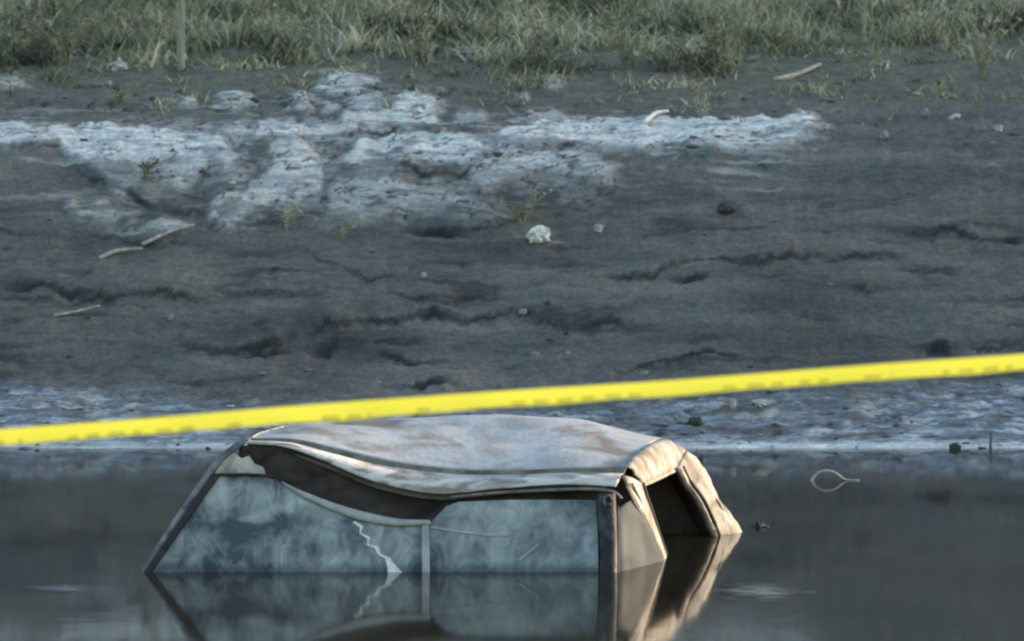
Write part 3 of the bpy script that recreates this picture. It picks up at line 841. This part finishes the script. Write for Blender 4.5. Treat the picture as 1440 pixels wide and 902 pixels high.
def cushion(name, c, s, mat, tilt=0.0):
    """rounded seat block"""
    v = []; f = []
    nu, nv = 16, 9
    for j in range(nv + 1):
        ph = -math.pi / 2 + math.pi * j / nv
        for i in range(nu):
            th = 2 * math.pi * i / nu
            e = .45
            sg = lambda q: math.copysign(abs(q) ** e, q)
            p = np.array((sg(math.cos(th)) * sg(math.cos(ph)) * s[0], sg(math.sin(th)) * sg(math.cos(ph)) * s[1], sg(math.sin(ph)) * s[2]))
            p[0] += tilt * p[2]
            v.append(p + np.array(c))
    for j in range(nv):
        for i in range(nu):
            f.append((j * nu + i, j * nu + (i + 1) % nu, (j + 1) * nu + (i + 1) % nu, (j + 1) * nu + i))
    return rel(mesh_obj(name, v, f, mat, car))


cushion('seat', (-.55, .55, -.10), (.09, .24, .34), M['seat'], .25)
cushion('seat', (-.55, 1.25, -.10), (.09, .24, .34), M['seat'], .25)
cushion('headrest', (-.48, .55, .28), (.05, .12, .06), M['seat'])
cushion('headrest', (-.48, 1.25, .28), (.05, .12, .06), M['seat'])
cushion('rear_seat', (.42, .90, -.10), (.10, .58, .30), M['seat'], .25)
cushion('parcel_shelf', (.75, 1.0, -.12), (.24, .60, .05), M['lining'])
# body under the waterline
lb_t = np.array([(-3.05, .25, -.22), (-1.9, -.06, -.16), (.5, -.07, -.16), (.95, .40, -.16), (1.55, .5, -.2), (1.75, 1.2, -.2), (1.6, 1.85, -.2), (1.1, 1.90, -.16), (-1.7, 1.85, -.16), (-2.9, 1.8, -.22), (-3.15, 1.0, -.24)])
lb = np.concatenate([lb_t, lb_t + np.array((0, 0, -.28)) + np.array([(0, -.05, 0)]), lb_t * np.array((.96, 1, 1)) + np.array((0, 0, -.7))])
n11 = len(lb_t)
ff = [(k * n11 + i, k * n11 + (i + 1) % n11, (k + 1) * n11 + (i + 1) % n11, (k + 1) * n11 + i) for k in range(2) for i in range(n11)] + [tuple(range(n11))]
rel(mesh_obj('lower_body', lb, ff, M['lower'], car, False))

# ------------------------------------------------------------------ barrier tape, tied between two stakes on the near bank
TD = 12.0
tp_t = np.array([(-520, 640), (-200, 618), (0, 603.5), (220, 587), (440, 568.5), (720, 549), (950, 534), (1200, 514.5), (1440, 497.5), (1700, 476), (2000, 450)], float)
tp_b = np.array([(-520, 668), (-200, 645), (0, 630), (220, 612), (440, 596), (720, 574.5), (950, 558.5), (1200, 539), (1440, 523), (1700, 502), (2000, 478)], float)
n = 240
ta = catmull([W(p[0], p[1], TD - DC) for p in tp_t], n)
tb = catmull([W(p[0], p[1], TD - DC) for p in tp_b], n)
tv = []; 
for k in range(7):
    t = k / 6
    e_ = t * .96 + .02
    r = ta * (1 - e_) + tb * e_
    r[:, 1] += .035 * t - .004 * math.sin(math.pi * t) + .006 * perlin(r[:, 0] * 3, r[:, 2] * 0 + 2, 81)
    r[:, 2] += .0005 * t * np.sin(r[:, 0] * 55) * (.5 + .5 * perlin(r[:, 0] * 1.5, r[:, 0] * 0, 83)) + .003 * t * perlin(r[:, 0] * 6, r[:, 0] * 0 + 1, 84)
    tv.append(r)
vv = np.concatenate(tv)
qq = [(j * n + i, j * n + i + 1, (j + 1) * n + i + 1, (j + 1) * n + i) for j in range(6) for i in range(n - 1)]
tape = mesh_obj('barrier_tape', vv, qq, M['tape'])
uvl = tape.data.uv_layers.new(name='UVMap')
lens = np.concatenate([[0], np.cumsum(np.linalg.norm(np.diff(ta, axis=0), axis=1))])
for lp in tape.data.loops:
    k = lp.vertex_index
    uvl.data[lp.index].uv = (lens[k % n], 1 - (k // n) / 6)
tag(tape, 'bright yellow plastic barrier tape stretched across the view above the car', 'barrier tape')
for xx, pz in ((float(ta[0, 0]), float(ta[0, 2])), (float(ta[-1, 0]), float(ta[-1, 2]))):
    gz = float(ground_z(xx, TD))
    s = tube('tape_stake', [(xx, TD - DC + .02, gz - .3), (xx, TD - DC + .02, gz + .6), (xx, TD - DC + .02, pz + .12)], .022, M['stake'])
    tag(s, 'wooden stake holding the %s end of the yellow tape' % ('left' if xx < 0 else 'right'), 'stake', 'stakes holding the tape')


# ------------------------------------------------------------------ litter, sticks and stones on the bank and in the water
def lump_obj(name, loc, size, mat, seed, rough=.35, flat=False):
    """crumpled or knobbly small solid, sitting on loc"""
    import bmesh
    bm = bmesh.new()
    bmesh.ops.create_icosphere(bm, subdivisions=3, radius=1)
    rr = random.Random(seed)
    fx, fy, fz = rr.random() * 9, rr.random() * 9, rr.random() * 9
    for v in bm.verts:
        c = v.co.copy()
        k = 1 + rough * float(perlin(c.x * 1.7 + fx, c.y * 1.7 + c.z * 2.3 + fy, seed % 7)) + rough * .6 * float(perlin(c.x * 3.6 + fz, c.y * 3.1 - c.z * 3.3 + fx, seed % 5))
        v.co = Vector((c.x * size[0] * k, c.y * size[1] * k, (c.z * k + .75) * size[2]))
    me = bpy.data.meshes.new(name); bm.to_mesh(me); bm.free()
    me.materials.append(mat)
    if not flat: me.polygons.foreach_set('use_smooth', [True] * len(me.polygons))
    o = link(bpy.data.objects.new(name, me))
    o.location = loc
    o.rotation_euler = (0, 0, rr.random() * .6 - .3)
    return o


def lit(px, py, wpx, hpx, name, mat, label, cat, seed, group=None, rough=.4, flat=True, tilt=0):
    p = on_bank(px, py)
    s = F / (p.y + DC)
    o = lump_obj(name, p, (wpx / 2 / s, wpx / 2.2 / s, hpx / 2 / s), M[mat], seed, rough, flat)
    o.rotation_euler.y = tilt
    return tag(o, label, cat, group)


lit(756, 346, 30, 21, 'crumpled_bag', 'white', 'crumpled white plastic bag lying on the dark mud mid-bank', 'litter', 1, rough=.6)
lit(843, 331, 12, 12, 'paper_scrap', 'trash', 'small white paper scrap right of the crumpled bag', 'litter', 2, rough=.5)
lit(166, 103, 24, 17, 'plastic_scrap', 'trash', 'white plastic scrap at the grass edge left of the thin post', 'litter', 3, rough=.6)
lit(153, 122, 9, 8, 'paper_scrap', 'trash', 'tiny pale scrap just below the plastic scrap by the grass', 'litter', 4)
lit(1031, 584, 8, 17, 'plastic_cup', 'trash', 'small upright white cup on the shore right of the car', 'litter', 5, rough=.2)
lit(1069, 580, 26, 12, 'food_tray', 'trash', 'flattened white food tray on the shore right of the cup', 'litter', 6, rough=.5)
lit(1342, 176, 20, 9, 'plastic_scrap', 'trash', 'flat white plastic scrap on the upper bank at far right', 'litter', 7, tilt=-.4)
lit(1404, 190, 12, 12, 'paper_scrap', 'trash', 'pale scrap on the upper bank nearest the right edge', 'litter', 8)
lit(1301, 170, 10, 11, 'stone', 'greyrock', 'small pale stone left of the flat scrap at far right', 'stone', 9)
lit(1243, 200, 12, 13, 'stone', 'greyrock', 'grey stone on the upper bank right of the pale crust end', 'stone', 10)
lit(987, 168, 16, 14, 'stone', 'greyrock', 'rounded pale stone on the crust right of the slanted bottle', 'stone', 11)
lit(735, 150, 22, 20, 'stone', 'greyrock', 'grey stone at the top of the crust below the grass', 'stone', 12)
lit(619, 138, 14, 12, 'stone', 'greyrock', 'small pale stone beside the pale crust mound under the grass', 'stone', 13)
lit(655, 80, 22, 13, 'stone', 'greyrock', 'pale stone lying in the weeds at top centre', 'stone', 14)
lit(596, 397, 7, 8, 'pebble', 'trash', 'tiny white pebble on the dark mud left of the crumpled bag', 'pebble', 16)
lit(240, 456, 9, 9, 'pebble', 'greyrock', 'grey pebble on the mud right of the pale stick', 'pebble', 20)
lit(1022, 305, 26, 16, 'mud_clod', 'darkrock', 'lone dark clod on the smooth mud at right', 'mud clod', 21, flat=False)
lit(735, 445, 12, 9, 'mud_clod', 'greyrock', 'grey clod on the lip of the long crack above the tape', 'mud clod', 22, flat=False)
lit(960, 600, 26, 16, 'mud_clod', 'greyrock', 'pale clod on the shore just right of the car roof', 'mud clod', 23, flat=False)
lit(978, 603, 20, 13, 'mud_clod', 'darkrock', 'dark clod on the shore beside the pale clod', 'mud clod', 24, flat=False)
lit(1343, 632, 14, 10, 'mud_clod', 'darkrock', 'dark clod at the water edge far right', 'mud clod', 25, flat=False)


def stick(name, pix, rad, mat, label, cat, lift=.01, n=14, group=None):
    pts = [np.array(on_bank(*p[:2])) + np.array((0, 0, lift + (p[2] if len(p) > 2 else 0))) for p in pix]
    pts = catmull(pts, n)
    v, f = tube_data(pts, np.linspace(rad, rad * .6, n), 7)
    o = mesh_obj(name, v - np.array(pts[0]), f, M[mat])
    o.location = pts[0]
    return tag(o, label, cat, group)


stick('bleached_stick', [(76, 449), (108, 443), (140, 437)], .012, 'stick', 'pale bleached stick lying along the dark mud at left', 'stick')
stick('slanted_bottle', [(906, 184), (922, 173, .01), (939, 162, .02)], .019, 'white', 'white plastic bottle lying slanted on the right half of the crust', 'bottle', .02)
stick('driftwood', [(140, 372), (165, 366, .02), (200, 362, .02)], .018, 'stick', 'short pale driftwood under the crust at left', 'driftwood')
stick('driftwood', [(200, 352), (240, 338, .02), (272, 330, .03)], .014, 'stick', 'longer driftwood slanting up to the right of the short piece', 'driftwood')
stick('plank_scrap', [(1090, 114), (1120, 106, .01), (1153, 99, .02)], .024, 'stick', 'long pale plank scrap lying at the grass edge right of centre', 'plank', .0)
stick('twig', [(1393, 640), (1393, 634, .03), (1394, 626, .07)], .012, 'darkrock', 'dark twig stub standing at the water edge far right', 'twig')
stick('twig', [(458, 62), (462, 78), (470, 95)], .012, 'stick', 'short pale twig hanging out of the grass left of centre', 'twig', .05)
pp = on_bank(254, 98)
o = tube('thin_post', [(0, 0, -.1), (.004, 0, .4), (-.006, .01, 1.0)], [.033, .030, .028], M['stake'], n=8); o.location = pp
tag(o, 'thin pale upright post standing in the grass at upper left', 'post')
pp = on_bank(1213, 66)
o = tube('thin_post', [(0, 0, -.1), (.02, 0, .3), (.05, .01, .85)], [.020, .017, .014], M['drystem'], n=8); o.location = pp
tag(o, 'leaning pale stick standing in the weeds at upper right', 'post')


# things in the water
def at_water(px, py):
    d = HC * F / (py - YH)
    return np.array(((px - 720) * d / F, d - DC, 0.0))


b0 = at_water(1142, 676); sc_ = (b0[1] + DC) / F
arch = [b0 + np.array((dx * sc_, 0, dz * sc_)) for dx, dz in ((-2, -6), (0, 2), (6, 9), (15, 13.5), (27, 13), (36, 9), (42, 4), (50, 1), (66, .5))]
pts = catmull(arch, 30)
v, f = tube_data(pts, [.008 - .004 * (i / 29) for i in range(30)], 7)
o = mesh_obj('bent_twig', np.array(v) - b0, f, M['stick']); o.location = b0
tag(o, 'white bent twig arching out of the water right of the car', 'twig')
b0 = at_water(1068, 741); sc_ = (b0[1] + DC) / F
o = lump_obj('snag', Vector(b0) - Vector((0, 0, .025)), (.035, .04, .026), M['darkrock'], 44, .9)
tag(o, 'small dark snag poking out of the water by the car rear', 'snag')


def sheen_sheet(name, px, py, wpx, hpx, label, seed):
    c = at_water(px, py); d = c[1] + DC
    a = wpx / 2 * d / F; b = hpx / 2 * d * d / (F * HC)
    N, K = 40, 6
    vv = [(0, 0, .004)]; fd = [1.0]
    for k in range(1, K + 1):
        for i in range(N):
            t = 2 * math.pi * i / N
            vv.append((a * k / K * math.cos(t), b * k / K * math.sin(t), .004 - .0004 * k)); fd.append(1 - k / K)
    ff = [(0, 1 + i, 1 + (i + 1) % N) for i in range(N)]
    ff += [(1 + (k - 1) * N + i, 1 + k * N + i, 1 + k * N + (i + 1) % N, 1 + (k - 1) * N + (i + 1) % N) for k in range(1, K) for i in range(N)]
    o = mesh_obj(name, vv, ff, M['sheen']); o.location = c
    attr(o.data, 'fade', fd)
    return tag(o, label, 'sheen')


def sheen_mat():
    m, nt, b = new_mat('painted_sky_sheen')
    L = nt.links
    tc = node(nt, 'ShaderNodeTexCoord'); mp = node(nt, 'ShaderNodeMapping'); mp.inputs['Scale'].default_value = (4, 6, 1)
    L.new(tc.outputs['Object'], mp.inputs[0])
    no = node(nt, 'ShaderNodeTexNoise', Scale=1.6, Detail=6, Distortion=.6); L.new(mp.outputs[0], no.inputs['Vector'])
    at = node(nt, 'ShaderNodeAttribute', attribute_name='fade')
    ad = node(nt, 'ShaderNodeMath', operation='MULTIPLY_ADD'); L.new(at.outputs['Fac'], ad.inputs[0]); ad.inputs[1].default_value = .55; L.new(no.outputs[0], ad.inputs[2])
    mr = node(nt, 'ShaderNodeMapRange'); mr.inputs['From Min'].default_value = .62; mr.inputs['From Max'].default_value = 1.05; mr.inputs['To Max'].default_value = .8
    L.new(ad.outputs[0], mr.inputs[0]); L.new(mr.outputs[0], b.inputs['Alpha'])
    b.inputs['Base Color'].default_value = (.17, .175, .17, 1); b.inputs['Roughness'].default_value = .6
    return m


M['sheen'] = sheen_mat()  # pale sheet painted for ripples that catch the sky
sheen_sheet('ripple_sheen', 1072, 833, 160, 34, 'pale streak of sky sheen painted on the water right of the car rear', 2)
sheen_sheet('ripple_sheen', 90, 828, 130, 16, 'thin pale streak of sky sheen painted on the water left of the car', 5)


# grit and small stones, too many to count
def gravel(name, n, pick, seed, smin, smax, label):
    r = np.random.default_rng(seed)
    x, d = pick(r, n)
    n = len(x)
    ph = (1 + 5 ** .5) / 2
    ico = np.array([(-1, ph, 0), (1, ph, 0), (-1, -ph, 0), (1, -ph, 0), (0, -1, ph), (0, 1, ph), (0, -1, -ph), (0, 1, -ph), (ph, 0, -1), (ph, 0, 1), (-ph, 0, -1), (-ph, 0, 1)]) / 1.9
    fc = np.array([(0, 11, 5), (0, 5, 1), (0, 1, 7), (0, 7, 10), (0, 10, 11), (1, 5, 9), (5, 11, 4), (11, 10, 2), (10, 7, 6), (7, 1, 8), (3, 9, 4), (3, 4, 2), (3, 2, 6), (3, 6, 8), (3, 8, 9), (4, 9, 5), (2, 4, 11), (6, 2, 10), (8, 6, 7), (9, 8, 1)])
    sz = smin + (smax - smin) * r.random(n) ** 3
    V = ico[None] * (1 + .3 * r.standard_normal((n, 12, 1))) * sz[:, None, None] * np.stack([.8 + .9 * r.random(n), .8 + .7 * r.random(n), .35 + .5 * r.random(n)], -1)[:, None, :]
    V = V + np.stack([x, d - DC, ground_z(x, d)], -1)[:, None, :]
    Q = (fc[None] + 12 * np.arange(n)[:, None, None]).reshape(-1, 3)
    me = fast_mesh(name, V.reshape(-1, 3), Q)
    attr(me, 'tone', np.repeat(r.random(n), 12)); me.materials.append(M['grit'])
    return tag(link(bpy.data.objects.new(name, me)), label, 'gravel', kind='stuff')


def grit_mat():
    m, nt, b = new_mat('grit')
    at = node(nt, 'ShaderNodeAttribute', attribute_name='tone')
    cr = node(nt, 'ShaderNodeValToRGB'); e = cr.color_ramp.elements
    e[0].position = .0; e[0].color = (.035, .037, .04, 1); e[1].position = 1; e[1].color = (.42, .43, .44, 1)
    for p, c in ((.6, (.075, .077, .08)), (.88, (.17, .175, .18))):
        k = e.new(p); k.color = (*c, 1)
    nt.links.new(at.outputs['Fac'], cr.inputs[0]); nt.links.new(cr.outputs[0], b.inputs['Base Color'])
    b.inputs['Roughness'].default_value = .8
    return m


M['grit'] = grit_mat()


def pick_shore(r, n):
    x = r.uniform(-4.6, 4.6, n); d = 31.3 + 1.25 * r.random(n) ** 1.3
    k = r.random(n) < np.clip(.4 + 1.2 * fbm(x * 2, d * 3, 3, 201), 0, 1)
    return x[k], d[k]


def pick_bank(r, n):
    x = r.uniform(-5, 5, n); d = r.uniform(32.4, 39.5, n)
    k = r.random(n) < np.clip(.15 + 1.3 * fbm(x * .9, d * 1.6, 3, 203), 0, 1) * np.interp(d, [32, 34, 35.5, 37, 39.5], [.5, .5, 1, 1, .8])
    return x[k], d[k]


gravel('shore_gravel', 800, pick_shore, 301, .005, .026, 'dark and pale grit strewn along the water edge')
gravel('bank_gravel', 4200, pick_bank, 302, .005, .034, 'scattered grit and crumbs of crust on the bank slope')


# ------------------------------------------------------------------ weeds and grass
def blades(n, pos, length, width, bend, tone, seed, segs=5, up=1.0):
    """curved two-sided blades; returns verts, quads, tone"""
    r = np.random.default_rng(seed)
    hd = r.random(n) * 2 * np.pi
    dirx, diry = np.cos(hd), np.sin(hd)
    wa = r.random(n) * np.pi
    wx, wy = np.cos(wa), np.sin(wa)
    V = np.zeros((n, segs + 1, 2, 3))
    for k in range(segs + 1):
        t = k / segs
        out = bend * length * t ** 1.7
        hgt = length * (t * up - .55 * np.clip(bend, 0, 1.6) * t ** 2.4)
        cx = pos[:, 0] + dirx * out; cy = pos[:, 1] + diry * out; cz = pos[:, 2] + hgt
        w = width * (1 - t ** 1.6) * .5 + .0008
        for s, sg in ((0, -1), (1, 1)):
            V[:, k, s] = np.stack([cx + sg * w * wx, cy + sg * w * wy, cz], -1)
    idx = np.arange(n * (segs + 1) * 2).reshape(n, segs + 1, 2)
    Q = np.stack([idx[:, :-1, 0], idx[:, :-1, 1], idx[:, 1:, 1], idx[:, 1:, 0]], -1).reshape(-1, 4)
    T = np.repeat(tone, (segs + 1) * 2)
    return V.reshape(-1, 3), Q, T


def scatter(n, x0, x1, d0, d1, dens, seed):
    r = np.random.default_rng(seed)
    x = r.uniform(x0, x1, n); d = r.uniform(d0, d1, n)
    keep = r.random(n) < dens(x, d)
    return x[keep], d[keep]


def pix_of(x, d):
    return 720 + x * F / d, YH + (HC - base_h(d)) / d * F


def dens1(x, d):
    px, py = pix_of(x, d)
    edge_ = 88 + 95 * fbm(x * 1.1, d * .3, 4, 91) + np.interp(px, [0, 200, 400, 600, 760, 1000, 1150, 1440], [18, 10, 2, 0, 8, 14, -22, -18])
    cl = fbm(x * 1.7, d * 1.5, 3, 93)
    return sm(22, -34, py - edge_) * np.clip(.5 + 2.0 * cl, .05, 1)


gx, gd = scatter(100000, -5.6, 5.6, 37.6, 46.5, dens1, 5)
n = len(gx)
gz = ground_z(gx, gd)
r = np.random.default_rng(8)
cl = fbm(gx * 1.7, gd * 1.5, 3, 93)
L_ = (.10 + .26 * r.random(n) ** 1.6 + .16 * np.clip(cl + .2, 0, 1)) * np.interp(gd, [38, 42, 46], [.7, 1, 1.25])
tone = np.clip(.46 + 1.0 * fbm(gx * .9, gd * .9, 3, 97) + .24 * r.standard_normal(n), 0, 1)
v1, q1, t1 = blades(n, np.stack([gx, gd - DC, gz - .02], -1), L_, .010 + .020 * r.random(n) ** 2, .25 + 1.2 * r.random(n), tone, 12)
me = fast_mesh('grass', v1, q1); attr(me, 'tone', t1); me.materials.append(M['leaf'])
tag(link(bpy.data.objects.new('grass', me)), 'rough grey green grass along the top of the bank', 'grass', kind='stuff')


def dens2(x, d):
    px, py = pix_of(x, d)
    return sm(178, 120, py + 40 * fbm(x * .8, d * .5, 2, 98)) * sm(.0, .45, fbm(x * 2.3, d * 2.2, 3, 99))


gx, gd = scatter(60000, -5.2, 5.2, 35.8, 40.5, dens2, 6)
n = len(gx); r = np.random.default_rng(9)
v1, q1, t1 = blades(n, np.stack([gx, gd - DC, ground_z(gx, gd) - .01], -1), .03 + .13 * r.random(n) ** 2, .008 + .016 * r.random(n) ** 2, .4 + 1.3 * r.random(n),
                    np.clip(.45 + .9 * fbm(gx * 1.1, gd * .9, 3, 96) + .22 * r.standard_normal(n), 0, 1), 13, 4)
me = fast_mesh('low_tufts', v1, q1); attr(me, 'tone', t1); me.materials.append(M['leaf'])
tag(link(bpy.data.objects.new('low_tufts', me)), 'sparse low tufts of weeds on the soil below the grass', 'grass', kind='stuff')


def weed(name, px, py, hpx, nleaf, label, cat, seed, spread=1.0, tone0=.5, leafw=.022, group=None, stems=7):
    p = np.array(on_bank(px, py)); s = F / (p[1] + DC); h = hpx / s
    r = np.random.default_rng(seed)
    root = empty(name, p, label, cat, group)
    sv, sf = [], []
    LV, LQ, LT = [], [], []
    off = 0
    for k in range(stems):
        a = r.random() * 2 * np.pi; l = h * (.6 + .5 * r.random()); sp = spread * h * (.15 + .45 * r.random())
        pts = catmull([(0, 0, -.03), (sp * .3 * math.cos(a), sp * .3 * math.sin(a), l * .45), (sp * math.cos(a), sp * math.sin(a), l * (.75 + .25 * r.random()))], 8)
        v, f = tube_data(pts, np.linspace(.006, .002, 8), 5)
        o = len(sv); sv += list(v); sf += [tuple(i + o for i in q) for q in f]
        m = max(3, nleaf // stems)
        at = pts[np.clip((2 + r.random(m) * 6).astype(int), 0, 7)] + r.normal(0, .004, (m, 3))
        vv, qq, tt_ = blades(m, at, (.05 + .07 * r.random(m)) * (h / .3) ** .5, leafw * (.7 + .6 * r.random(m)), .5 + .8 * r.random(m), np.clip(tone0 + .2 * r.standard_normal(m), 0, 1), seed + k, 4, .6)
        LV.append(vv); LQ.append(qq + off); LT.append(tt_); off += len(vv)
    mesh_obj('stems', sv, sf, M['drystem'], root)
    me = fast_mesh('leaves', np.concatenate(LV), np.concatenate(LQ)); attr(me, 'tone', np.concatenate(LT)); me.materials.append(M['leaf'])
    link(bpy.data.objects.new('leaves', me), root)
    return root


weed('weed', 402, 330, 34, 60, 'small green weed on the pale crust left of centre', 'weed', 101, 1.4, .6)
weed('weed', 735, 322, 52, 90, 'bushy grey weed on the crust just above the crumpled bag', 'weed', 102, 1.5, .45)
weed('weed', 205, 262, 36, 70, 'dark weed rooted in the big pale crust plate at left', 'weed', 103, 1.2, .12)
weed('weed', 480, 345, 24, 40, 'low weed on dark mud below the crust left of centre', 'weed', 104, 1.6, .55)
weed('weed', 170, 150, 30, 50, 'low weed under the plastic scrap at upper left', 'weed', 105, 1.5, .35)
weed('tall_weed', 1380, 110, 150, 160, 'tall dry weed clump leaning out at the far right edge', 'weed', 106, .8, .75, .016, stems=14)
weed('tall_weed', 1300, 62, 80, 110, 'dry arching weed left of the far right clump', 'weed', 107, 1.9, .85, .012, stems=12)
weed('tall_weed', 590, 95, 95, 150, 'grey green weed clump at top centre left of the pale stone', 'weed', 108, .9, .6, .02, stems=12)
weed('tall_weed', 880, 100, 90, 150, 'broad weed clump at top right of centre', 'weed', 109, 1.2, .55, .022, stems=12)
weed('tall_weed', 1000, 95, 100, 190, 'dense green weed clump left of the long plank scrap', 'weed', 110, 1.1, .5, .024, stems=14)
weed('tall_weed', 430, 70, 80, 120, 'dry pale weed clump between the thin post and top centre', 'weed', 111, 1.3, .8, .014, stems=12)
weed('tall_weed', 95, 95, 85, 150, 'green weed clump left of the plastic scrap', 'weed', 112, 1.2, .45, .022, stems=12)
weed('tall_weed', 30, 80, 80, 130, 'dark green weed clump at the far left edge', 'weed', 113, 1.2, .35, .022, stems=12)
weed('tall_weed', 760, 75, 70, 120, 'brownish weed clump above the crust at top centre right', 'weed', 114, 1.2, .7, .02, stems=10)
